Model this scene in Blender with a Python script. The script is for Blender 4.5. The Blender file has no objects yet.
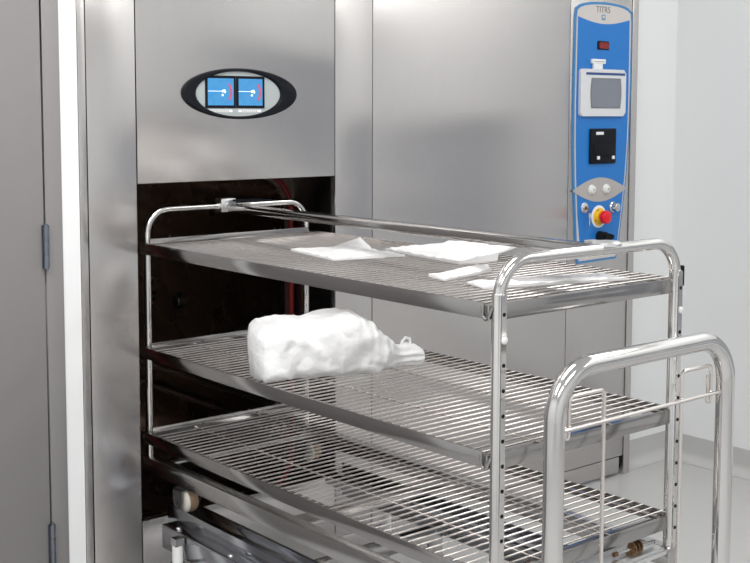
import bpy, bmesh, math, random
from mathutils import Vector, Matrix, noise
random.seed(7)
C = bpy.context.scene.collection
PI = math.pi
V = Vector

# ------------------------------------------------------------------ materials
def mat(name, col, rough=.5, metal=0., **k):
    m = bpy.data.materials.new(name); m.use_nodes = True
    b = m.node_tree.nodes['Principled BSDF']
    b.inputs['Base Color'].default_value = (*col, 1)
    b.inputs['Roughness'].default_value = rough
    b.inputs['Metallic'].default_value = metal
    for a, v in k.items():
        b.inputs[a.replace('_', ' ')].default_value = v
    return m

def nodes(m): return m.node_tree.nodes, m.node_tree.links, m.node_tree.nodes['Principled BSDF']

def noise_rough(m, scale, lo, hi, stretch=(1, 1, 1), detail=4, bump=0., bdist=.001):
    n, l, b = nodes(m)
    tc = n.new('ShaderNodeTexCoord'); mp = n.new('ShaderNodeMapping'); mp.inputs['Scale'].default_value = stretch
    nz = n.new('ShaderNodeTexNoise'); nz.inputs['Scale'].default_value = scale; nz.inputs['Detail'].default_value = detail
    mr = n.new('ShaderNodeMapRange'); mr.inputs['From Min'].default_value = .3; mr.inputs['From Max'].default_value = .7
    mr.inputs['To Min'].default_value = lo; mr.inputs['To Max'].default_value = hi
    l.new(tc.outputs['Object'], mp.inputs['Vector']); l.new(mp.outputs['Vector'], nz.inputs['Vector'])
    l.new(nz.outputs['Fac'], mr.inputs['Value']); l.new(mr.outputs['Result'], b.inputs['Roughness'])
    if bump:
        bp = n.new('ShaderNodeBump'); bp.inputs['Strength'].default_value = bump; bp.inputs['Distance'].default_value = bdist
        l.new(nz.outputs['Fac'], bp.inputs['Height']); l.new(bp.outputs['Normal'], b.inputs['Normal'])
    return m

def brushed(name, col, rough, aniso=.75):
    """sheet steel with a vertical grain: reflections smear sideways"""
    m = mat(name, col, rough, 1.)
    n, l, b = nodes(m)
    b.inputs['Anisotropic'].default_value = aniso; b.inputs['Roughness'].default_value = rough
    cb = n.new('ShaderNodeCombineXYZ'); cb.inputs[0].default_value = 1
    l.new(cb.outputs[0], b.inputs['Tangent'])

    tc = n.new('ShaderNodeTexCoord'); mp = n.new('ShaderNodeMapping'); mp.inputs['Scale'].default_value = (1, 1, .015)
    nz = n.new('ShaderNodeTexNoise'); nz.inputs['Scale'].default_value = 90; nz.inputs['Detail'].default_value = 5
    rp = n.new('ShaderNodeValToRGB')
    rp.color_ramp.elements[0].position = .3; rp.color_ramp.elements[0].color = (*[c * .985 for c in col], 1)
    rp.color_ramp.elements[1].position = .7; rp.color_ramp.elements[1].color = (*[min(1, c * 1.012) for c in col], 1)
    l.new(tc.outputs['Object'], mp.inputs['Vector']); l.new(mp.outputs['Vector'], nz.inputs['Vector'])
    l.new(nz.outputs['Fac'], rp.inputs['Fac']); l.new(rp.outputs['Color'], b.inputs['Base Color'])
    return m

M = dict(
    sheet=brushed('brushed_sheet_steel', (.605, .583, .578), .25, .85),
    doorsheet=brushed('brushed_door_steel', (.615, .595, .59), .245, .85),
    tube=mat('polished_tube_steel', (.66, .65, .64), .13, 1.),
    bigtube=mat('polished_handle_steel', (.67, .66, .655), .11, 1.),
    wire=mat('bright_wire_steel', (.74, .70, .675), .26, 1.),
    rim=mat('shelf_rim_steel', (.37, .36, .355), .14, 1.),
    rail=mat('rail_steel', (.50, .49, .485), .2, 1.),
    track=mat('track_steel', (.40, .41, .44), .12, 1.),
    plate=mat('plain_plate_steel', (.80, .80, .80), .32, 1.),
    chamber=noise_rough(mat('shaded_chamber_steel', (.30, .24, .205), .3, 1.), 5, .2, .34),  # stainless steel with the enclosed chamber's shade put into its colour
    reveal=mat('shade_toned_steel', (.11, .105, .105), .35, 1.),  # steel with shade of the chamber mouth and caster forks put into its colour
    gap=mat('black_gap', (.012, .012, .013), .8),
    seal=mat('red_silicone', (.22, .010, .010), .5),
    black=mat('black_plastic', (.008, .009, .013), .55, Specular_IOR_Level=.12),
    hole=mat('hole_black', (.004, .004, .004), .9),
    blue=mat('panel_blue', (.008, .17, .54), .4),
    blueline=mat('panel_blue_line', (.05, .22, .48), .35),
    logoblue=mat('logo_grey_blue', (.17, .30, .42), .4),
    silver=mat('panel_silver', (.58, .55, .53), .42),
    lens=mat('lens_grey', (.42, .40, .39), .45),
    housing=mat('pale_grey_housing', (.66, .67, .70), .4),
    dispback=mat('display_grey_glass', (.40, .44, .45), .2),
    lcd=mat('unlit_lcd', (.20, .215, .26), .25),
    lcdframe=mat('lcd_frame', (.16, .17, .18), .4),
    navy=mat('navy_strip', (.02, .07, .22), .35),
    ink=mat('grey_ink', (.17, .17, .17), .6),
    label=mat('white_label', (.8, .82, .84), .5),
    red=mat('button_red', (.75, .006, .02), .3),
    yellow=mat('collar_yellow', (.85, .48, .01), .4),
    redled=mat('red_display', (.22, .01, .01), .25),
    lamp=mat('clear_lamp_cap', (.75, .76, .75), .15),
    bronze=mat('dark_bronze', (.22, .13, .07), .4, .8),
    whiteplastic=mat('white_plastic', (.82, .82, .82), .35),
    nylon=mat('cream_nylon', (.74, .70, .64), .45),
    tread=mat('tan_wheel_tread', (.33, .22, .14), .6),
    wall=noise_rough(mat('white_wall_panel', (.80, .815, .825), .35), 3, .3, .42),
    ceil=mat('white_ceiling', (.85, .85, .84), .7),
    floor=mat('grey_vinyl_floor', (.50, .50, .50), .3),
    doorpaint=noise_rough(mat('grey_door_paint', (.225, .213, .217), .42), 6, .38, .48),
    framepaint=mat('grey_frame_paint', (.235, .224, .228), .45),
    jamb=mat('white_jamb', (.82, .83, .84), .4),
    hinge=mat('dark_hinge_steel', (.20, .22, .26), .3, .9),
    glass=mat('added_blue_grey_glazing', (.40, .425, .47), .15),  # glazing of the added window, toned for its reflection in the steel
    wframe=mat('added_frame_grey', (.78, .77, .76), .4),
)
M['bluescreen'] = mat('lit_blue_screen', (.02, .12, .3), .25, Emission_Color=(.035, .30, .66, 1), Emission_Strength=.55)
nn, ll, bb = nodes(M['bluescreen'])
t_ = nn.new('ShaderNodeTexCoord'); z_ = nn.new('ShaderNodeTexNoise'); z_.inputs['Scale'].default_value = 45
r_ = nn.new('ShaderNodeValToRGB')
r_.color_ramp.elements[0].color = (.03, .25, .56, 1); r_.color_ramp.elements[1].color = (.11, .40, .64, 1)
ll.new(t_.outputs['Object'], z_.inputs['Vector']); ll.new(z_.outputs['Fac'], r_.inputs['Fac']); ll.new(r_.outputs['Color'], bb.inputs['Emission Color'])
M['screenwhite'] = mat('screen_white', (.6, .7, .8), .3, Emission_Color=(.75, .88, 1, 1), Emission_Strength=.7)
M['screenred'] = mat('screen_red', (.35, .05, .08), .3, Emission_Color=(.32, .06, .12, 1), Emission_Strength=.8)
# crinkled non-woven wrap: some light passes through it
M['wrap'] = mat('white_nonwoven_wrap', (.93, .935, .945), .55)
noise_rough(M['wrap'], 15, .5, .62, (1, 1, 1.4), 4, .7, .014)
M['film'] = mat('clear_pouch_film', (.72, .72, .73), .25, Alpha=.5)
M['paper'] = mat('white_pouch_paper', (.77, .77, .78), .55)
noise_rough(M['paper'], 30, .4, .55, (1, 1, 1), 4, .3, .006)

# ------------------------------------------------------------------ mesh helpers
def box(bm, x0, x1, y0, y1, z0, z1, bev=0., mi=0):
    vs = [bm.verts.new(p) for p in ((x0, y0, z0), (x1, y0, z0), (x1, y1, z0), (x0, y1, z0), (x0, y0, z1), (x1, y0, z1), (x1, y1, z1), (x0, y1, z1))]
    fs = [bm.faces.new([vs[i] for i in f]) for f in ((3, 2, 1, 0), (4, 5, 6, 7), (0, 1, 5, 4), (1, 2, 6, 5), (2, 3, 7, 6), (3, 0, 4, 7))]
    for f in fs: f.material_index = mi
    if bev:
        es = list({e for f in fs for e in f.edges})
        g = bmesh.ops.bevel(bm, geom=es, offset=bev, segments=2, affect='EDGES', profile=.5)
        for f in g['faces']: f.material_index = mi

def fillet(pts, r, n=8):
    """round the inner corners of a polyline"""
    pts = [V(p) for p in pts]; out = [pts[0]]
    for i in range(1, len(pts) - 1):
        a, p, b = pts[i - 1], pts[i], pts[i + 1]
        u = (a - p); v = (b - p); rr = min(r, u.length * .5 if i > 1 else u.length, v.length * .5 if i < len(pts) - 2 else v.length)
        u.normalize(); v.normalize()
        ang = u.angle(v); d = rr / math.tan(ang / 2) if ang < PI - 1e-3 else 0
        R = rr
        c = p + (u + v).normalized() * (R / math.sin(ang / 2))
        s = p + u * d - c; e = p + v * d - c
        for k in range(n + 1):
            t = k / n; th = (PI - ang)
            out.append(c + (s * math.sin((1 - t) * th) + e * math.sin(t * th)) / math.sin(th))
    out.append(pts[-1]); return out

def tube(bm, pts, r, n=14, mi=0, caps=True, closed=False):
    pts = [V(p) for p in pts]; N = len(pts)
    rad = r if isinstance(r, (list, tuple)) else [r] * N
    T = []
    for i in range(N):
        if closed: t = pts[(i + 1) % N] - pts[i - 1]
        elif i == 0: t = pts[1] - pts[0]
        elif i == N - 1: t = pts[-1] - pts[-2]
        else: t = (pts[i + 1] - pts[i]).normalized() + (pts[i] - pts[i - 1]).normalized()
        T.append(t.normalized())
    a = V((0, 0, 1)) if abs(T[0].z) < .9 else V((1, 0, 0))
    nrm = (a - T[0] * a.dot(T[0])).normalized(); rings = []
    for i in range(N):
        nrm = (nrm - T[i] * nrm.dot(T[i])).normalized(); bi = T[i].cross(nrm)
        rings.append([bm.verts.new(pts[i] + (nrm * math.cos(2 * PI * k / n) + bi * math.sin(2 * PI * k / n)) * rad[i]) for k in range(n)])
    for i in range(N if closed else N - 1):
        A, B = rings[i], rings[(i + 1) % N]
        for k in range(n):
            f = bm.faces.new((A[k], A[(k + 1) % n], B[(k + 1) % n], B[k])); f.material_index = mi
    if caps and not closed:
        bm.faces.new(rings[0][::-1]).material_index = mi; bm.faces.new(rings[-1]).material_index = mi

def cyl(bm, a, b, r, n=20, mi=0, r2=None): tube(bm, [a, b], [r, r if r2 is None else r2], n, mi)

def lathe(bm, base, axis, prof, n=28, mi=0):
    """prof: (distance along axis, radius)"""
    base = V(base); ax = V(axis).normalized()
    pts = [base + ax * d for d, r in prof]
    a = V((0, 0, 1)) if abs(ax.z) < .9 else V((1, 0, 0)); u = (a - ax * a.dot(ax)).normalized(); w = ax.cross(u)
    rings = [[bm.verts.new(p + (u * math.cos(2 * PI * k / n) + w * math.sin(2 * PI * k / n)) * max(r, 1e-5)) for k in range(n)] for p, (d, r) in zip(pts, prof)]
    for A, B in zip(rings, rings[1:]):
        for k in range(n): bm.faces.new((A[k], A[(k + 1) % n], B[(k + 1) % n], B[k])).material_index = mi
    bm.faces.new(rings[0][::-1]).material_index = mi; bm.faces.new(rings[-1]).material_index = mi

def prism(bm, poly, fn, d0, d1, mi=0, bev=0):
    """poly 2-D; fn(u, v, d) -> point"""
    A = [bm.verts.new(fn(u, v, d0)) for u, v in poly]; B = [bm.verts.new(fn(u, v, d1)) for u, v in poly]
    n = len(poly); fs = [bm.faces.new(A[::-1]), bm.faces.new(B)]
    for k in range(n): fs.append(bm.faces.new((A[k], A[(k + 1) % n], B[(k + 1) % n], B[k])))
    for f in fs: f.material_index = mi
    if bev:
        g = bmesh.ops.bevel(bm, geom=list(fs[1].edges), offset=bev, segments=2, affect='EDGES')
        for f in g['faces']: f.material_index = mi
XZ = lambda u, v, d: (u, d, v)          # plate on the machine front, d = y

def ellipse(cx, cz, a, b, n=48): return [(cx + a * math.cos(2 * PI * k / n), cz + b * math.sin(2 * PI * k / n)) for k in range(n)]
def rrect(x0, x1, z0, z1, r, n=6):
    o = []
    for cx, cz, s in ((x1 - r, z1 - r, 0), (x0 + r, z1 - r, 1), (x0 + r, z0 + r, 2), (x1 - r, z0 + r, 3)):
        for k in range(n + 1):
            a = (s + k / n) * PI / 2; o.append((cx + r * math.cos(a), cz + r * math.sin(a)))
    return o
def ring(bm, outer, inner, d0, d1, mi=0):
    n = len(outer)
    L = [[bm.verts.new(XZ(u, v, d)) for u, v in P] for P, d in ((outer, d0), (outer, d1), (inner, d1), (inner, d0))]
    for i in range(4):
        A, B = L[i], L[(i + 1) % 4]
        for k in range(n): bm.faces.new((A[k], A[(k + 1) % n], B[(k + 1) % n], B[k])).material_index = mi

WT = {}                                  # world translation of every object
def root(name, loc, label, cat, group=None):
    o = bpy.data.objects.new(name, None); C.objects.link(o); o.location = loc; o.empty_display_size = .1
    o['label'] = label; o['category'] = cat
    if group: o['group'] = group
    WT[o] = V(loc); return o
def obj(name, bm, mats, parent=None, label=None, sharp=35, base=False):
    if not isinstance(mats, (list, tuple)): mats = [mats]
    bmesh.ops.remove_doubles(bm, verts=bm.verts, dist=1e-6)
    bmesh.ops.recalc_face_normals(bm, faces=bm.faces)
    xs = [v.co for v in bm.verts]
    lo = V([min(c[i] for c in xs) for i in range(3)]); hi = V([max(c[i] for c in xs) for i in range(3)])
    c = (lo + hi) / 2
    if base: c.z = lo.z
    bmesh.ops.translate(bm, verts=bm.verts, vec=-c)
    me = bpy.data.meshes.new(name); bm.to_mesh(me); bm.free()
    for m in mats: me.materials.append(m)
    me.polygons.foreach_set('use_smooth', [True] * len(me.polygons)); me.set_sharp_from_angle(angle=math.radians(sharp))
    o = bpy.data.objects.new(name, me); C.objects.link(o); WT[o] = c
    if parent: o.parent = parent; o.location = c - WT[parent]
    else: o.location = c
    if label: o['label'] = label
    return o
def struct(name, bm, m, parent=None):
    o = obj(name, bm, m, parent)
    if not parent: o['kind'] = 'structure'
    return o
def nb(): return bmesh.new()
def B(*a, **k): b = nb(); box(b, *a, **k); return b
def text_bm(s, size, x, z, y, bm, mi=0, depth=.0004):
    cu = bpy.data.curves.new('lettering', 'FONT'); cu.body = s; cu.size = size; cu.align_x = 'CENTER'; cu.align_y = 'CENTER'; cu.extrude = depth
    to = bpy.data.objects.new('lettering', cu); C.objects.link(to)
    me = to.to_mesh(); me.transform(Matrix.Translation((x, y, z)) @ Matrix.Rotation(PI / 2, 4, 'X'))
    n0 = len(bm.faces); bm.from_mesh(me); bm.faces.ensure_lookup_table()
    for f in bm.faces[n0:]: f.material_index = mi
    to.to_mesh_clear(); bpy.data.objects.remove(to); bpy.data.curves.remove(cu)

# ------------------------------------------------------------------ the room
XR, XL, YB, YF, ZC = 2.672, -3.3, .06, -5.2, 2.95
struct('floor', B(XL, XR, YF, 2.0, -.05, 0), M['floor'])
struct('ceiling', B(XL, XR, YF, 2.0, ZC, ZC + .05), M['ceil'])
b = nb(); box(b, 2.319, XR, YB, YB + .1, 0, ZC); box(b, -.311, 2.319, YB, YB + .1, 2.72, ZC); struct('wall_back', b, M['wall'])
b = nb(); box(b, -.311, -.2555, .0, YB + .1, 0, 2.72); struct('trim_1', b, M['jamb'])
b = nb(); box(b, XL, -2.23, .0, .1, 0, ZC); box(b, -2.23, -.311, 0, .1, 2.16, ZC); struct('wall_back_left', b, M['wall'])
# door of the next room: leaf, frame, hinges
b = nb(); box(b, -1.264, -.368, -.004, .04, .008, 2.1, .002); dr = struct('door_1', b, M['doorpaint'])
dr['kind'] = 'structure'
struct('added_dark_leaf', B(-2.17, -1.268, -.004, .04, .008, 2.1, .002), M['doorpaint'])  # unseen second leaf, added so the shelf rims reflect something dark
b = nb(); box(b, -.3625, -.3105, -.004, .1, 0, 2.16, .002); box(b, -2.23, -2.174, -.004, .1, 0, 2.16, .002); box(b, -2.174, -.3625, -.004, .1, 2.106, 2.16, .002)
box(b, -2.174, -.3625, .05, .06, 0, 2.106)
struct('trim_2', b, M['framepaint'])
for z0, z1 in ((1.125, 1.249), (.25, .374)):
    b = nb()
    for k in range(3):
        h = (z1 - z0) / 3
        cyl(b, (-.366, -.013, z0 + k * h + .0008), (-.366, -.013, z0 + (k + 1) * h - .0008), .0085, 18)
    cyl(b, (-.366, -.013, z0 - .004), (-.366, -.013, z1 + .004), .005, 12)
    box(b, -.362, -.3555, -.007, -.0035, z0, z1)
    box(b, -.376, -.369, -.007, -.0035, z0, z1)
    obj('hinge', b, M['hinge'], dr)
# right wall, with an added window, out of view, that tints the steel's reflections
b = nb()
W0, W1, WZ0, WZ1 = -4.9, -.85, .52, 1.62
box(b, XR, XR + .1, W1, YB + .1, 0, ZC); box(b, XR, XR + .1, YF, W0, 0, ZC); box(b, XR, XR + .1, W0, W1, 0, WZ0); box(b, XR, XR + .1, W0, W1, WZ1, ZC)
struct('wall_right', b, M['wall'])
b = nb(); box(b, XR + .05, XR + .058, W0, W1, WZ0, WZ1); w = struct('added_window', b, M['glass'])
b = nb()
for y in (W0, -3.45, -2.3, W1): box(b, XR + .01, XR + .09, y - .03, y + .03, WZ0, WZ1)
box(b, XR - .01, XR + .09, W0, W1, WZ0 - .03, WZ0 + .02); box(b, XR - .01, XR + .09, W0, W1, WZ1 - .02, WZ1 + .03)
box(b, XR - .012, XR + .05, W0, -2.75, .90, 1.05)  # pale rail added to reflect as a lighter band in the side panel
obj('added_window_frame', b, M['wframe'], w)
struct('wall_left', B(XL - .1, XL, YF, .1, 0, ZC), M['wall'])
struct('wall_front', B(XL, XR, YF - .1, YF, 0, ZC), M['wall'])
# coved vinyl skirting
def cove_profile(h=.118, r=.045, t=.004, n=8):
    p = [(0, 0), (0, h), (t, h), (t, r + t)]
    for k in range(1, n + 1):
        a = k / n * PI / 2; p.append((t + r - r * math.cos(a), t + r - r * math.sin(a)))
    p.append((t + r, 0)); return p
b = nb(); prism(b, cove_profile(), lambda u, v, d: (d, YB - u, v), 2.319, XR); struct('baseboard_back', b, M['floor'])
b = nb(); prism(b, cove_profile(), lambda u, v, d: (XR - u, d, v), YB, YF); struct('baseboard_right', b, M['floor'])

# ------------------------------------------------------------------ the steriliser
ST = root('steam_sterilizer', (1.03, 0, 0), 'large brushed stainless steel steam steriliser built into the wall with an open loading chamber', 'steriliser')
TOP = 2.70
PB = .022                                # back of the front sheets
def sheet(name, x0, x1, z0, z1, m=None, y=0., label=None):
    b = nb(); box(b, x0, x1, y, y + PB, z0, z1, .0015); return obj(name, b, m or M['sheet'], ST, label)
b = nb()                                 # dark carcass behind the joints, in pieces round the opening
box(b, -.2545, -.085, PB + .001, PB + .02, .02, TOP); box(b, .705, 2.3, PB + .001, PB + .02, .02, TOP); box(b, -.085, .705, PB + .001, PB + .02, .02, .15); box(b, -.085, .705, PB + .02, PB + .05, 1.45, TOP)
obj('carcass', b, M['gap'], ST)
sheet('edge_strip', -.2535, -.2295, .0, TOP)
sheet('side_panel', -.2265, -.0685, .0, TOP)
sheet('narrow_panel', .6885, .8515, .085, TOP)
sheet('main_panel', .8545, 1.8835, .0865, TOP)
sheet('control_column', 1.8865, 2.2720, .0865, TOP)
b = nb(); box(b, 2.2765, 2.317, -.003, .058, 0, TOP, .003); obj('corner_post', b, M['sheet'], ST)
sheet('sill_panel', -.0650, .6855, .0, .312)
b = nb(); box(b, .6885, 2.25, .001, PB, .014, .0835, .0015); obj('kick_plate', b, M['sheet'], ST)
# chamber: reveal, flange with rounded mouth, red seal, inner lining
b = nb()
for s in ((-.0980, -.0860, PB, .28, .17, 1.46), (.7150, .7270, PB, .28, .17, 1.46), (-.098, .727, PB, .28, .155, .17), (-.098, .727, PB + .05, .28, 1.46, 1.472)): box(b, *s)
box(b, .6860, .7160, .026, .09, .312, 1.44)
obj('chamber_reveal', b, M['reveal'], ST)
mouth = rrect(-.055, .675, .215, 1.345, .13, 8)
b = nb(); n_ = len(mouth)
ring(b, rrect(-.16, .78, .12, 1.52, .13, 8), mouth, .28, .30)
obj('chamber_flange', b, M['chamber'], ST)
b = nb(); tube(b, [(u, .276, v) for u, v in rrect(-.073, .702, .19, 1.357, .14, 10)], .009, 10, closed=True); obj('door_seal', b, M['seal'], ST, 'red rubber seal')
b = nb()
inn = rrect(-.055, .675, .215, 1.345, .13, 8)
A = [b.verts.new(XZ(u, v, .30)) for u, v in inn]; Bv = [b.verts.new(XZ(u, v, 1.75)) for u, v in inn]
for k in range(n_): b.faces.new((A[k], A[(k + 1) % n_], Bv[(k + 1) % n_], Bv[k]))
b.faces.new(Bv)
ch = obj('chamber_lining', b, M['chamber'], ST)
for y, z, r in ((1.02, .80, .035), (1.25, .79, .02)):
    b = nb(); lathe(b, (.674, y, z), (-1, 0, 0), [(0, r), (.012, r), (.014, r * .8), (.02, r * .75), (.02, r * .3)], 20)
    obj('steam_port', b, M['reveal'], ch)
for x, z in ((.655, .415), (.655, .50), (-.035, .415), (-.035, .50)):
    b = nb(); tube(b, [(x, .31, z), (x, 1.74, z)], .014, 12); obj('guide_tube', b, M['rail'], ch)
for x, z0, z1 in ((-.040, 1.16, 1.20), (-.040, .62, .70), (-.04, .44, .46)):
    b = nb(); box(b, x - .03, x - .012, .03, .06, z0, z1, .002); obj('guide_bracket', b, M['rail'], ST)
# sliding door (raised) with its oval display
D = sheet('sliding_door', -.0650, .6855, 1.3545, TOP, M['doorsheet'])
ovo = ellipse(.305, 1.628, .217, .080); ovi = ellipse(.297, 1.628, .160, .071)
b = nb(); L = []
for P, y in ((ovo, 0), (ovo, -.007), (ellipse(.304, 1.628, .209, .076), -.012), (ellipse(.298, 1.628, .168, .074), -.012), (ovi, -.006), (ovi, 0)):
    L.append([b.verts.new(XZ(u, v, y)) for u, v in P])
for A, Bv in zip(L, L[1:]):
    for k in range(48): b.faces.new((A[k], A[(k + 1) % 48], Bv[(k + 1) % 48], Bv[k]))
obj('display_bezel', b, M['black'], D, 'black oval bezel')
b = nb(); prism(b, ellipse(.297, 1.628, .163, .073), XZ, .001, -.003); obj('display_backplate', b, M['dispback'], D)
for x0, x1 in ((.172, .2845), (.2865, .3945)):
    b = nb(); z0, z1 = 1.583, 1.6845; f = .0085
    box(b, x0, x1, -.0055, -.0025, z0, z1, 0, 0)
    box(b, x0 + f, x1 - f, -.0062, -.004, z0 + f, z1 - f, 0, 1)
    cx, cz = x1 - .040, (z0 + z1) / 2
    arc = [(cx + .026 * math.cos(a), cz + .034 * math.sin(a)) for a in [(-.95 + .19 * k) for k in range(11)]]
    ar2 = [(cx + .0185 * math.cos(a), cz + .027 * math.sin(a)) for a in [(.95 - .19 * k) for k in range(11)]]
    prism(b, arc + ar2, XZ, -.006, -.0067, 3)
    box(b, x0 + f, cx - .006, -.0067, -.006, cz + .0012, cz + .003, 0, 2)
    prism(b, [(cx - .012, cz + .006), (cx - .001, cz + .008), (cx + .003, cz + .001), (cx + .001, cz - .004), (cx - .003, cz - .004), (cx - .004, cz), (cx - .012, cz - .002)], XZ, -.006, -.0068, 2)
    prism(b, [(cx - .014, cz - .008), (cx - .007, cz - .006), (cx - .006, cz - .012), (cx - .012, cz - .014)], XZ, -.006, -.0067, 2)
    obj('display_screen', b, [M['black'], M['bluescreen'], M['screenwhite'], M['screenred']], D)
    b = nb(); box(b, x0 + .008, x1 - .012, -.004, -.0025, 1.570, 1.5785, 0, 0)
    k = x0 + .022
    while k < x1 - .028: box(b, k, k + .005, -.0043, -.0035, 1.5728, 1.5752, 0, 1); k += .0075
    obj('display_caption', b, [M['label'], M['ink']], D)

# control panel
CP_out = []
for k in range(13):
    t = k / 12; CP_out.append((1.907 + .374 * (.5 - .5 * math.cos(PI * t)), 1.962 + .060 * math.sin(PI * t) ** .5 if 0 < k < 12 else 1.955))
CP_out += [(2.279, 1.62), (2.274, 1.45), (2.262, 1.30), (2.240, 1.14), (2.214, .985), (2.203, .955), (1.950, .951), (1.938, .98), (1.926, 1.14), (1.913, 1.30), (1.906, 1.45), (1.904, 1.62)]
CP_out = [(x - .012 if x > 2.1 else x - .004, z) for x, z in CP_out]
def inset(P, d):
    cx = sum(p[0] for p in P) / len(P); cz = 1.48; w = .185; h = .53
    return [(cx + (x - cx) * (1 - d / w), cz + (z - cz) * (1 - d / h)) for x, z in P]
b = nb(); prism(b, CP_out, XZ, .0, -.006, 0); CP = obj('control_panel', b, M['blueline'], ST, 'tall blue control panel')
b = nb(); prism(b, inset(CP_out, .010), XZ, -.0055, -.0075, 0)
text_bm('TITRS', .036, 2.076, 1.990, -.0079, b, 1)
box(b, 2.067, 2.090, -.0083, -.007, 1.948, 1.971, 0, 2); box(b, 2.072, 2.085, -.0086, -.008, 1.958, 1.966, 0, 3)
obj('silver_face', b, [M['silver'], M['ink'], M['logoblue'], M['silver']], CP)
fld = []
side = inset(CP_out, .017)
for k in range(13):
    t = k / 12; fld.append((1.920 + .328 * t, 1.957 - .024 * math.sin(PI * t)))
for (x, z) in side[13:]:
    if 1.0 < z < 1.9: fld.append((x, z))
    elif z <= 1.0 and not any(abs(p[1] - 1.002) < 1e-6 and (p[0] > 2.1) == (x > 2.1) for p in fld): fld.append((x, 1.002))
b = nb(); prism(b, fld, XZ, -.007, -.0085); obj('blue_face', b, M['blue'], CP)
Y0 = -.0085
b = nb(); box(b, 2.041, 2.113, Y0 - .004, Y0, 1.828, 1.863, .002, 0); box(b, 2.050, 2.109, Y0 - .0048, Y0, 1.833, 1.858, 0, 1); obj('led_display', b, [M['black'], M['redled']], CP, 'small red display')
b = nb(); box(b, 1.999, 2.084, Y0 - .012, Y0, 1.770, 1.789, .002, 0); box(b, 2.011, 2.068, Y0 - .010, Y0, 1.745, 1.772, .002, 0)
box(b, 2.008, 2.075, Y0 - .0125, Y0 - .01, 1.777, 1.781, 0, 1)
obj('label_tag', b, [M['label'], M['lens']], CP)
b = nb()                                 # touch screen housing
prism(b, rrect(1.929, 2.216, 1.556, 1.748, .014), XZ, Y0, Y0 - .013, 0, .005)
box(b, 1.960, 2.208, Y0 - .0138, Y0 - .012, 1.724, 1.734, 0, 1)
sc = []
cx, cz, a_, h_ = 2.087, 1.650, .093, .062
for k in range(9): t = k / 8; sc.append((cx + a_ * (1 - .0) + .006 * math.sin(PI * t), cz - h_ + 2 * h_ * t))
for k in range(9): t = k / 8; sc.append((cx - a_ - .006 * math.sin(PI * t), cz + h_ - 2 * h_ * t))
prism(b, sc, XZ, Y0 - .012, Y0 - .0138, 2)
prism(b, [(cx + (x - cx) * .93, cz + (z - cz) * .93) for x, z in sc], XZ, Y0 - .012, Y0 - .0144, 3)
obj('touch_screen', b, [M['housing'], M['navy'], M['lcdframe'], M['lcd']], CP, 'pale grey framed touch screen')
b = nb()                                 # printer
box(b, 2.000, 2.164, Y0 - .010, Y0, 1.360, 1.505, .004, 0)
box(b, 2.033, 2.080, Y0 - .0108, Y0 - .009, 1.480, 1.492, 0, 1)
box(b, 2.042, 2.140, Y0 - .0106, Y0 - .009, 1.452, 1.455, 0, 2); box(b, 2.018, 2.154, Y0 - .013, Y0 - .009, 1.395, 1.447, .003, 0)
for x in (2.040, 2.136): box(b, x, x + .014, Y0 - .015, Y0 - .009, 1.378, 1.392, .001, 1)
obj('printer', b, [M['black'], M['label'], M['hole']], CP, 'black chart printer')
b = nb()                                 # grey lens with two lamps
lens = [(1.906 + .336 * k / 14, 1.256 + .047 * math.sin(PI * k / 14)) for k in range(15)] + [(2.242 - .336 * k / 14, 1.249 - .047 * math.sin(PI * k / 14)) for k in range(15)]
prism(b, lens, XZ, Y0 + .001, Y0 - .0015); LN = obj('button_plate', b, M['lens'], CP, 'grey lens-shaped plate')
for x in (2.020, 2.112):
    b = nb(); lathe(b, (x, Y0 - .001, 1.254), (0, -1, 0), [(0, .021), (.004, .021), (.006, .018), (.011, .016), (.014, .011), (.015, .003)], 24)
    lathe(b, (x, Y0 - .0155, 1.254), (0, -1, 0), [(0, .006), (.001, .005)], 12, 1)
    obj('push_button', b, [M['lamp'], M['lens']], CP)
b = nb(); lathe(b, (1.977, Y0, 1.181), (0, -1, 0), [(0, .022), (.004, .022), (.006, .019), (.006, .012), (.010, .011)], 24, 0); lathe(b, (1.977, Y0 - .010, 1.181), (0, -1, 0), [(0, .008), (.003, .007)], 14, 1)
kx = 1.986
tube(b, [(1.977, Y0 - .013, 1.181), (1.983, Y0 - .022, 1.174), (kx, Y0 - .022, 1.160)], .0022, 8, 1)
prism(b, [(kx + .007, 1.160), (kx + .009, 1.146), (kx + .003, 1.138), (kx + .003, 1.112), (kx - .003, 1.108), (kx - .004, 1.138), (kx - .008, 1.147), (kx - .006, 1.160)], XZ, Y0 - .021, Y0 - .024, 2)
obj('key_switch', b, [M['plate'], M['bronze'], M['tube']], CP, 'key switch with key hanging')
b = nb(); E0 = (2.070, Y0, 1.140)
lathe(b, E0, (0, -1, 0), [(0, .047), (.002, .047), (.003, .045)], 36, 0)
lathe(b, (2.070, Y0 - .003, 1.140), (0, -1, 0), [(0, .037), (.004, .036), (.006, .030), (.016, .026)], 36, 1)
lathe(b, (2.070, Y0 - .018, 1.140), (0, -1, 0), [(0, .017), (.008, .017), (.010, .026), (.026, .0275), (.031, .025), (.034, .019), (.035, .004)], 36, 2)
for a in range(4):
    th = a * PI / 2 + .5
    prism(b, [(2.070 + r * math.cos(th + q), 1.140 + r * math.sin(th + q)) for r, q in ((.028, -.25), (.028, .25), (.034, .12), (.034, -.12))], XZ, Y0 - .006, Y0 - .0095, 3)
obj('emergency_stop', b, [M['label'], M['yellow'], M['red'], M['ink']], CP, 'red mushroom stop button on yellow collar')
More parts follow.
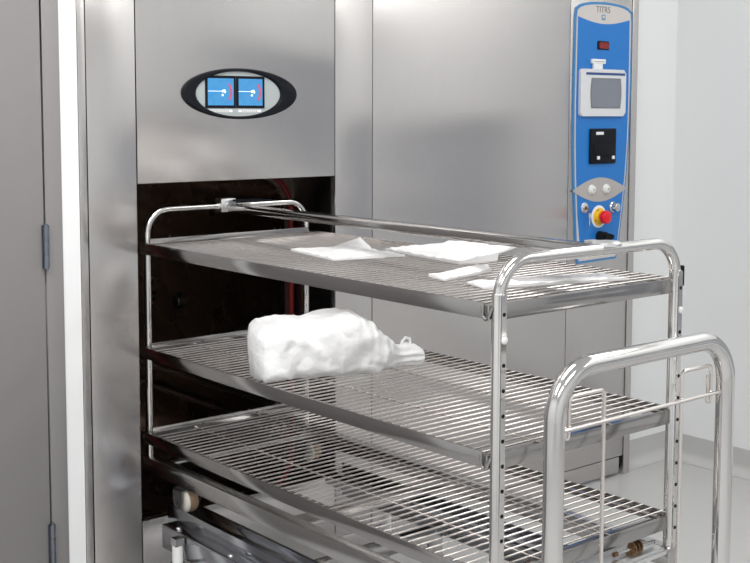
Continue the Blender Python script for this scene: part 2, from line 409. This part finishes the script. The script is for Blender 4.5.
b = nb(); lathe(b, (2.158, Y0, 1.176), (0, -1, 0), [(0, .024), (.006, .023), (.010, .019), (.030, .017), (.032, .014)], 24, 0); lathe(b, (2.158, Y0 - .032, 1.176), (0, -1, 0), [(0, .012), (.002, .010)], 18, 1)
obj('socket', b, [M['tube'], M['lens']], CP)
b = nb(); lathe(b, (2.078, Y0, 1.056), (0, -1, 0), [(0, .024), (.012, .023), (.02, .02), (.03, .018)], 20)
prism(b, [(2.066, 1.070), (2.080, 1.078), (2.090, 1.068), (2.118, 1.066), (2.128, 1.059), (2.127, 1.048), (2.110, 1.043), (2.078, 1.041), (2.062, 1.050)], XZ, Y0 - .026, Y0 - .042, 0, .004)
obj('black_lever', b, M['black'], CP, 'black lever handle')
b = nb(); prism(b, ellipse(2.075, .885, .05, .012, 24), XZ, -.0005, -.004); obj('slot_plate', b, M['black'], ST)

# ------------------------------------------------------------------ the loading rack
W = .62; YR, YFR = .073, -1.447
ZS = (1.1667, .8399, .5702); RH = .0354
RK = root('loading_rack', (.31, -.69, .366), 'three-shelf stainless steel wire loading rack pulled out of the steriliser', 'loading rack')
# rear end frame, thinner tube
b = nb(); tube(b, fillet([(.003, YR, .47), (.003, YR, 1.268), (W - .003, YR, 1.268), (W - .003, YR, .47)], .075, 10), .0122, 18); obj('rear_frame', b, M['tube'], RK)
# front end frame: thicker drilled posts
RP = .0153
b = nb(); tube(b, fillet([(0, YFR, .46), (0, YFR, 1.2578), (W, YFR, 1.2578), (W, YFR, .46)], .085, 12), .0140, 24)
FF = obj('front_frame', b, M['tube'], RK)
for x in (0, W):                         # drilled sleeves over the posts, holes facing the push handle
    b = nb(); lathe(b, (x, YFR, .489), (0, 0, 1), [(0, RP), (.698, RP), (.700, .0142)], 28)
    box(b, x - .0075, x + .0075, YFR - RP - .0012, YFR - RP + .006, .49, 1.186)
    SL = obj('post_sleeve', b, M['tube'], FF)
    d = V((0, -1, 0)); q = V((x, YFR - RP - .0014, 0)); zz = .541
    while zz < 1.18:
        if abs(zz - 1.09) > .02:
            b = nb(); lathe(b, q + V((0, 0, zz)), d, [(0, .0046), (.0006, .0046)], 12); obj('post_hole', b, M['hole'], SL)
        zz += .0549
    b = nb(); lathe(b, q + V((0, 0, 1.09)), d, [(0, .0085), (.003, .0085), (.005, .006), (.006, .002)], 18)
    obj('plug', b, M['whiteplastic'], SL, 'white plastic plug')
b = nb(); box(b, W + .0125, W + .021, YFR - .012, YFR + .012, 1.150, 1.198, .002); box(b, W + .018, W + .026, YFR - .008, YFR + .008, 1.146, 1.168, .002); obj('clip', b, M['black'], RK, 'black clip')
# centre rail between the two end frames
b = nb()
box(b, .287, .351, YFR + .012, YR - .012, 1.2465, 1.2705, .006)
CR = obj('centre_rail', b, M['rim'], RK)
b = nb(); box(b, .262, .318, YR - .024, YR + .016, 1.248, 1.292, .003); cyl(b, (.285, YR - .024, 1.270), (.285, YR - .031, 1.270), .009, 6); obj('rear_clamp', b, M['plate'], CR)
b = nb(); box(b, .30, .40, YR - .11, YR - .03, 1.283, 1.289, .001); obj('spring_catch', b, M['black'], CR)
b = nb(); lathe(b, (.36, YFR + .004, 1.266), (0, 0, 1), [(0, .034), (.006, .034), (.01, .028), (.012, .01)], 24); box(b, .345, .375, YFR - .01, YFR + .06, 1.262, 1.275, .002); obj('front_clamp', b, M['plate'], CR)
# shelves
pitch = .0302
def wires(bm, z):
    y = YFR + .032
    while y < YR - .05:
        tube(bm, [(-.0125, y, z), (W + .0125, y, z)], .0026, 6); y += pitch
    for x in (.155, .40, .592): tube(bm, [(x, YFR + .004, z - .0046), (x, YR - .02, z - .0046)], .0026, 6)
for z in ZS:
    b = nb(); t = .003
    box(b, -.0155, -.0125, YFR + .030, YR + .012, z - RH, z, .0008)               # left side
    box(b, W + .0125, W + .0155, YFR + .030, YR + .012, z - RH, z, .0008)        # right side
    box(b, .016, W - .016, YFR - .002, YFR + .001, z - RH, z, .0008)                 # front
    box(b, -.0135, .014, YFR + .030, YR - .016, z - .0105, z - .0085); box(b, W - .040, W + .0135, YFR + .030, YR - .016, z - .0105, z - .0085)
    box(b, .018, W - .018, YFR, YFR + .034, z - .0105, z - .0085)
    S = obj('wire_shelf', b, M['rim'], RK)
    b = nb(); wires(b, z - .0016); g = obj('wire_grid', b, M['wire'], S)
    b = nb(); box(b, .006, W - .006, YR - .016, YR - .013, z - RH, z + .012, .0008)
    prism(b, [(YR - .016, z - .004), (YR - .055, z - .012), (YR - .055, z - .016), (YR - .016, z - .008)], lambda u, v, d: (d, u, v), .006, W - .006)
    for x in (.2, .42): lathe(b, (x, YR - .04, z - .008), (0, -.2, 1), [(0, .006), (.004, .005), (.005, .002)], 10)
    obj('rear_lip', b, M['rim'], S)
    for x in (0, W):                     # hooks that hang the shelf on the posts
        sg = -1 if x == 0 else 1
        b = nb(); tube(b, fillet([(x + sg * .014, YFR + .036, z - .008), (x + sg * .014, YFR + .030, z - RH - .004), (x + sg * .017, YFR + .014, z - RH + .002), (x + sg * .0175, YFR + .002, z - .006)], .008, 4), .0032, 8)
        box(b, x - .006 + sg * .007, x + .006 + sg * .007, YFR + .016, YFR + .031, z - RH, z - .006, .001)
        obj('shelf_hook', b, M['rim'], S)
        b = nb(); box(b, x - .005 if x else -.004, x + .004 if x else .006, YR - .016, YR + .003, z - .026, z - .004, .001); obj('rear_bracket', b, M['rim'], S)
# base frame of the rack
b = nb()
for x in (-.012, W - .026):
    box(b, x, x + .038, YFR - .016, YR + .02, .4435, .4905, .0025)
box(b, .026, W - .026, YR - .10, YR - .02, .478, .486, .001); box(b, .026, W - .026, -.74, -.66, .478, .486, .001)
BF = obj('base_frame', b, M['rail'], RK)
b = nb(); box(b, .026, W - .026, YFR - .014, YFR + .10, .476, .487, .002); box(b, .30, W - .026, YFR - .006, YFR + .05, .486, .4935, .003); obj('cross_plate', b, M['plate'], BF)
b = nb()                                 # latch bolt on the cross plate
cyl(b, (.435, YFR + .022, .505), (.590, YFR + .022, .502), .0045, 12, 0)
for x in (.500, .512, .524): lathe(b, (x, YFR + .022, .506), (1, 0, 0), [(0, .014), (.004, .014)], 16, 1)
box(b, .492, .534, YFR + .012, YFR + .034, .4925, .506, .002, 1)
lathe(b, (.430, YFR + .022, .505), (1, 0, 0), [(0, .006), (.012, .006)], 12, 1)
obj('latch', b, [M['tube'], M['bronze']], RK, 'spring latch bolt')
# casters of the rack
for x in (.0, W):
    for y in (-.145 if x == 0 else .045, -1.27):
        b = nb()
        xo = x + .006 if x == 0 else x - .006
        for s in (-1, 1):
            px = xo + s * .034
            prism(b, [(y - .022, .4435), (y + .022, .4435), (y + .022, .405), (y + .012, .386), (y - .012, .386), (y - .022, .405)], lambda u, v, d: (d, u, v), px - .0015, px + .0015, 0)
            cyl(b, (px - .004, y, .402), (px + .004, y, .402), .007, 12, 0)
        box(b, xo - .0355, xo + .0355, y - .022, y + .022, .440, .4440, 0, 0)
        CA = obj('caster', b, M['reveal'], RK)  # forks take the shade-toned steel to look dark under the rack
        b = nb(); lathe(b, (xo - .018, y, .402), (1, 0, 0), [(0, .008), (.0, .030), (.003, .0345), (.009, .0362)], 32, 0); lathe(b, (xo - .009, y, .402), (1, 0, 0), [(0, .0364), (.024, .0364), (.030, .033), (.030, .008)], 32, 1)
        obj('wheel', b, [M['nylon'], M['tread']], CA, 'cream wheel with tan tread')

# ------------------------------------------------------------------ the transfer trolley under it
YT = -1.602
TR = root('transfer_trolley', (.31, -.9, 0), 'stainless steel transfer trolley with a large bent tube push handle carrying the rack', 'trolley')
b = nb(); tube(b, fillet([(.0074, YT, .115), (.0074, YT, 1.0452), (.6126, YT, 1.0452), (.6126, YT, .115)], .105, 14), .0220, 28); obj('push_handle', b, M['bigtube'], TR)
b = nb()
r = .0048; yw = YT + .006
for pts in ([(.059, yw, .905), (.059, yw, .983), (.172, yw, .983), (.172, yw, .165)], [(.561, yw, .905), (.561, yw, .983), (.448, yw, .983), (.448, yw, .165)]):
    tube(b, fillet(pts, .013, 5), r, 10)
tube(b, [(.028, yw - .008, .9165), (.592, yw - .008, .9165)], r * .9, 10)
tube(b, [(.172, yw, .30), (.448, yw, .30)], r, 10); 
for x in (.059, .561): tube(b, fillet([(x - .012, yw, .96), (x - .012, yw, .895), (x, yw, .895), (x, yw, .93)], .005, 4), r * .8, 8)
obj('wire_basket_frame', b, M['wire'], TR)
for x in (0, W):
    sg = -1 if x == 0 else 1
    b = nb(); xo = x + .012 if x == 0 else x - .012
    box(b, xo - .040, xo + .040, YT + .01, -.09, .360, .3655, .001)
    box(b, xo + sg * .040 - .002, xo + sg * .040 + .002, YT + .01, -.09, .27, .384, .001)
    box(b, xo - sg * .040 - .002, xo - sg * .040 + .002, YT + .01, -.10, .33, .376, .001)
    l0, l1 = sorted((xo + sg * .042, xo + sg * .084))
    box(b, l0, l1, YT + .05, -.13, .337, .341, .001)
    box(b, *sorted((xo + sg * .081, xo + sg * .084)), YT + .05, -.13, .27, .337, .001)
    TK = obj('rail_track', b, M['track'], TR)
    for y in (-.20, -.48, -.9, -1.3):
        b = nb(); lathe(b, (xo + sg * .068, y, .3405), (0, 0, 1), [(0, .008), (.003, .008), (.006, .005), (.007, .002)], 14); obj('bolt', b, M['tube'], TK)
    b = nb(); xl = x - .090 if x == 0 else x + .090
    lathe(b, (xl, -.25, .10), (0, 0, 1), [(0, .0155), (.215, .0155)], 20, 0); lathe(b, (xl, -.25, .255), (0, 0, 1), [(0, .022), (.008, .022)], 20, 1)
    box(b, min(xl - sg * .015, xl + sg * .014), max(xl - sg * .015, xl + sg * .014), -.264, -.236, .3145, .337, 0, 1)
    lathe(b, (xl, -.25, .0), (0, 0, 1), [(0, .03), (.01, .03), (.02, .014), (.10, .012)], 20, 1)
    obj('docking_leg', b, [M['whiteplastic'], M['rail']], TR, 'white sleeved docking leg')
b = nb()
box(b, .03, W - .03, YT - .02, YT + .02, .13, .17, .003); box(b, .03, W - .03, -.62, -.58, .27, .31, .003)
for x in (.012, W - .012):
    box(b, x - .018, x + .018, YT, -.58, .13, .165, .003); box(b, x - .018, x + .018, -.615, -.58, .13, .36, .003)
    box(b, x - .018, x + .018, YT + .02, YT + .05, .13, .36, .003)
obj('chassis', b, M['rail'], TR)
for x in (.0074, .6126):
    for y in (YT, -.60):
        b = nb(); box(b, x - .03, x + .03, y - .03, y + .03, .112, .130, .002)
        for s in (-1, 1): prism(b, [(y - .02, .115), (y + .03, .115), (y + .045, .045), (y + .015, .040)], lambda u, v, d: (d, u, v), x + s * .018 - .0015, x + s * .018 + .0015)
        CA = obj('swivel_caster', b, M['rail'], TR)
        b = nb(); lathe(b, (x - .014, y + .03, .05), (1, 0, 0), [(0, .02), (0, .044), (.005, .05), (.023, .05), (.028, .044), (.028, .02)], 28); obj('wheel', b, M['lcdframe'], CA)

# ------------------------------------------------------------------ the wrapped load
def fbm(p, s): return noise.fractal(V(p) * s, .9, 2.1, 4)
# the big tied bag on the middle shelf
ZM = ZS[1] + .0013
A0, E0 = V((.020, -.502, ZM)), V((.490, -.670, ZM))
ax = (E0 - A0); LEN = ax.length; ax.normalize(); sd = V((-ax.y, ax.x, 0))         # sd points away from the camera
# along the axis: position, half width, height
ST_ = [(-.012, .05, .07, .05), (0., .092, .140, 0), (.012, .104, .152, 0), (.05, .110, .157, 0), (.11, .112, .160, 0), (.17, .112, .165, 0), (.22, .112, .170, 0), (.255, .110, .172, 0), (.285, .106, .164, 0), (.32, .098, .142, 0), (.350, .084, .116, 0.0), (.38, .062, .088, .002), (.400, .040, .064, .006), (.414, .026, .048, .010), (.426, .026, .048, .009), (.450, .034, .058, .004), (.470, .034, .058, .002), (.490, .029, .046, .005), (.500, .012, .022, .014)]
def interp(t, j):
    for a, b_ in zip(ST_, ST_[1:]):
        if a[0] <= t <= b_[0]:
            u = (t - a[0]) / (b_[0] - a[0]); u = u * u * (3 - 2 * u) if j else u
            return a[j] + (b_[j] - a[j]) * u
    return ST_[-1][j]
b = nb(); NS, NR = 120, 72; rings = []
for i in range(NS + 1):
    t = -.012 + .512 * i / NS
    hw, h, lift = interp(t, 1), interp(t, 2), interp(t, 3)
    rg = []
    for k in range(NR):
        a = 2 * PI * k / NR
        ca, sa = math.cos(a), math.sin(a)
        e = .62 if t < .36 else .62 + .38 * min(1, (t - .36) / .05)
        u = math.copysign(abs(ca) ** e, ca); w = math.copysign(abs(sa) ** ((.72 if sa > 0 else .45) if t < .36 else (.72 if sa > 0 else .45) + .4 * min(1, (t - .36) / .05)), sa)
        skew = .0
        p = A0 + ax * t + sd * (u * hw) + V((0, 0, lift + h * .5 * (1 + w)))
        amp = min(1, hw / .06)
        lx, ly, lz = t, u * hw, p.z - ZM
        def crease(x, y, z, w):          # a sharp fold line with soft flanks
            return max(0, 1 - abs(noise.noise(V((x, y, z)))) / w) ** 1.6
        d = noise.noise(V((lx * 8, ly * 7, lz * 8 + 2))) * .009
        d += crease(lx * 6 + ly * 5, ly * 7 - lx * 3, lz * 9 + 4, .32) * .0065 - crease(lx * 9 - ly * 4 + 7, ly * 8, lz * 12, .28) * .0065
        d += crease(lx * 16 + 3, ly * 14 + lx * 9, lz * 18, .3) * .0035
        d -= .020 * math.exp(-((t - .255 - lz * .55) / .035) ** 2) * max(0, -u) * max(0, 1 - abs(lz - .05) / .06)
        if t > .30: d += .0045 * math.sin(a * 9 + t * 30) * min(1, (t - .30) / .08) * .8   # gathers at the neck
        rad = V((0, 0, 0)) + sd * u + V((0, 0, w))
        p += rad.normalized() * d * (.45 + .55 * amp) if rad.length else V((0, 0, 0))
        p.z = max(p.z, ZM + .0004)
        if w < -.95 and t < .36: p.z = ZM + .0004
        rg.append(b.verts.new(p))
    rings.append(rg)
for A, Bv in zip(rings, rings[1:]):
    for k in range(NR): b.faces.new((A[k], A[(k + 1) % NR], Bv[(k + 1) % NR], Bv[k]))
for rg, o_ in ((rings[0], 1), (rings[-1], 0)):
    c = sum((v.co for v in rg), V()) / NR; cv = b.verts.new(c)
    for k in range(NR): b.faces.new((rg[k], rg[(k + 1) % NR], cv))
BAG = root('wrapped_bag', tuple(A0 + ax * .2), 'bulging white non-woven bag with a tied neck lying on the middle shelf', 'wrapped package')
obj('bag_body', b, M['wrap'], BAG, sharp=180)
b = nb(); c = A0 + ax * .428 + V((0, 0, .032))
lp = []
for k in range(25):
    a = 2 * PI * k / 24; lp.append(c + sd * (.019 * math.cos(a)) + V((0, 0, .022 * math.sin(a))))
tube(b, lp[:-1], .0042, 8, closed=True)
tube(b, [c + V((0, 0, .018)), c + V((0, 0, .038)) + ax * .004, c + V((0, 0, .050)) + ax * .014, c + V((0, 0, .046)) + ax * .028, c + V((0, 0, .026)) + ax * .030], .0042, 8)
obj('tie', b, M['wrap'], BAG)

# flat pouches on the top shelf; each a closed thin pillow over its outline
ZT = ZS[0] + .0014
def pouch(name, outline, hfun, mats, label, group=None, n=44, thick=.0012, mfun=None):
    """outline: four corners a,b,c,d in xy; hfun(s,t) lift in metres"""
    a, b_, c, d = [V((*p, 0)) for p in outline]
    bm = nb(); top = []; bot = []; ss = a.x * 9
    for i in range(n + 1):
        s = i / n; rt, rb = [], []
        for j in range(n + 1):
            t = j / n
            p = (a * (1 - s) + b_ * s) * (1 - t) + (d * (1 - s) + c * s) * t
            h = max(0, hfun(s, t)); wv = .0012 * (1 + fbm((p.x, p.y, .3), 30)) + .0035 * max(0, 1 - abs(noise.noise(V((p.x * 22, p.y * 16, h * 30 + ss)))) / .35) ** 1.5
            edge = min(s, 1 - s, t, 1 - t)
            base = max(0, h - .012) if h > .02 else 0
            rt.append(bm.verts.new((p.x, p.y, ZT + h + abs(wv) + thick))); rb.append(bm.verts.new((p.x, p.y, ZT + (h if edge < .04 or base else 0) * (.9 if base else 0))))
        top.append(rt); bot.append(rb)
    for i in range(n):
        for j in range(n):
            f = bm.faces.new((top[i][j], top[i + 1][j], top[i + 1][j + 1], top[i][j + 1]))
            if mfun: f.material_index = mfun((i + .5) / n, (j + .5) / n)
            bm.faces.new((bot[i][j], bot[i][j + 1], bot[i + 1][j + 1], bot[i + 1][j]))
    rimt = [top[i][0] for i in range(n + 1)] + [top[n][j] for j in range(1, n + 1)] + [top[i][n] for i in range(n - 1, -1, -1)] + [top[0][j] for j in range(n - 1, 0, -1)]
    rimb = [bot[i][0] for i in range(n + 1)] + [bot[n][j] for j in range(1, n + 1)] + [bot[i][n] for i in range(n - 1, -1, -1)] + [bot[0][j] for j in range(n - 1, 0, -1)]
    for k in range(len(rimt)):
        q = (k + 1) % len(rimt); bm.faces.new((rimt[k], rimb[k], rimb[q], rimt[q]))
    o = obj(name, bm, mats, None, sharp=60, base=True)
    o['label'] = label; o['category'] = 'pouch'
    o['group'] = 'pouches on the top shelf'
    return o
g2 = lambda s, t, a, b_, r, q=1: math.exp(-(((s - a) / r) ** 2 + ((t - b_) / (r * q)) ** 2))
# rear sheet: a thin tip towards the chamber and one corner that stands up
pouch('sterilization_pouch', [(.215, -.395), (.170, -.655), (.385, -.705), (.392, -.475)],
      lambda s, t: .003 + .032 * max(0, 1 - abs(s - .10) / .26) * max(0, (t - .60) / .40) ** 1.1 + .006 * math.sin(PI * s) * math.sin(PI * t),
      M['paper'], 'white paper pouch furthest back on the top shelf with one corner standing up')
pouch('sterilization_pouch', [(.436, -.560), (.385, -.925), (.596, -.935), (.606, -.650)],
      lambda s, t: .003 + .022 * t * (1 - .35 * math.cos(PI * s)) + .014 * min(1, 2.2 * g2(s, t, .64, .42, .16)) + .010 * math.sin(PI * s) * math.sin(PI * t) + .005 * math.sin(s * 8 + t * 5) * s * t,
      [M['paper'], M['film']], 'bulky white pouch with a rounded item inside under the centre rail on the top shelf')
pouch('sterilization_pouch', [(.160, -1.050), (.138, -1.132), (.345, -1.085), (.395, -1.020)],
      lambda s, t: .002 + .007 * math.sin(PI * s) * math.sin(PI * t) + .006 * g2(s, t, .3, .85, .2), M['paper'],
      'small narrow white pouch lying flat between the bulky pouch and the long clear one')
pouch('sterilization_pouch', [(.152, -1.195), (.118, -1.285), (.500, -1.400), (.505, -1.300)],
      lambda s, t: .002 + .008 * math.sin(PI * min(1, s)) * math.sin(PI * t) ** .7, [M['paper'], M['film']],
      'long half-clear pouch lying nearest the front end of the top shelf', mfun=lambda s, t: 0 if t < .25 or s < .12 or s > .88 else 1)

# ------------------------------------------------------------------ light: ceiling panels and added strips
def area(name, x, y, sx, sy, power, col=(1, .985, .96)):
    l = bpy.data.lights.new(name, 'AREA'); l.shape = 'RECTANGLE'; l.size = sx; l.size_y = sy; l.energy = power; l.color = col
    o = bpy.data.objects.new(name, l); C.objects.link(o); o.location = (x, y, ZC - .012); return o
for x, y in ((-1.9, -1.2), (-.2, -1.2), (-1.9, -3.4), (-.2, -3.4)): area('ceiling_panel_light', x, y, 1.2, .6, 27.5)
for y in (-1.55, -3.55): area('added_glare_strip', 2.25, y, .35, 1.9, 15)  # strips added to reflect as a bright band at the top of the steel
w = bpy.data.worlds.new('World'); bpy.context.scene.world = w; w.use_nodes = True
w.node_tree.nodes['Background'].inputs['Color'].default_value = (.75, .82, .9, 1); w.node_tree.nodes['Background'].inputs['Strength'].default_value = .35

# ------------------------------------------------------------------ camera
cam = bpy.data.cameras.new('camera'); co = bpy.data.objects.new('camera', cam); C.objects.link(co)
cx, cy, cz, yaw, pit, rol, f, sy = -1.8174, -3.2095, 1.5747, -.6962, .0886, .0025, 1194.4, -64.3
fw = V((-math.sin(yaw) * math.cos(pit), math.cos(yaw) * math.cos(pit), -math.sin(pit)))
rt = V((math.cos(yaw), math.sin(yaw), 0)); up = rt.cross(fw)
R = rt * math.cos(rol) + up * math.sin(rol); U = up * math.cos(rol) - rt * math.sin(rol)
mw = Matrix((R, U, -fw)).transposed().to_4x4(); mw.translation = (cx, cy, cz); co.matrix_world = mw
cam.sensor_width = 36; cam.lens = f * 36 / 750; cam.shift_y = sy / 750; cam.clip_start = .05; cam.clip_end = 50
sc_ = bpy.context.scene; sc_.camera = co
vs = sc_.view_settings; vs.view_transform = 'Standard'; vs.look = 'None'; vs.gamma = 1; vs.use_curve_mapping = False; vs.exposure = 0.17
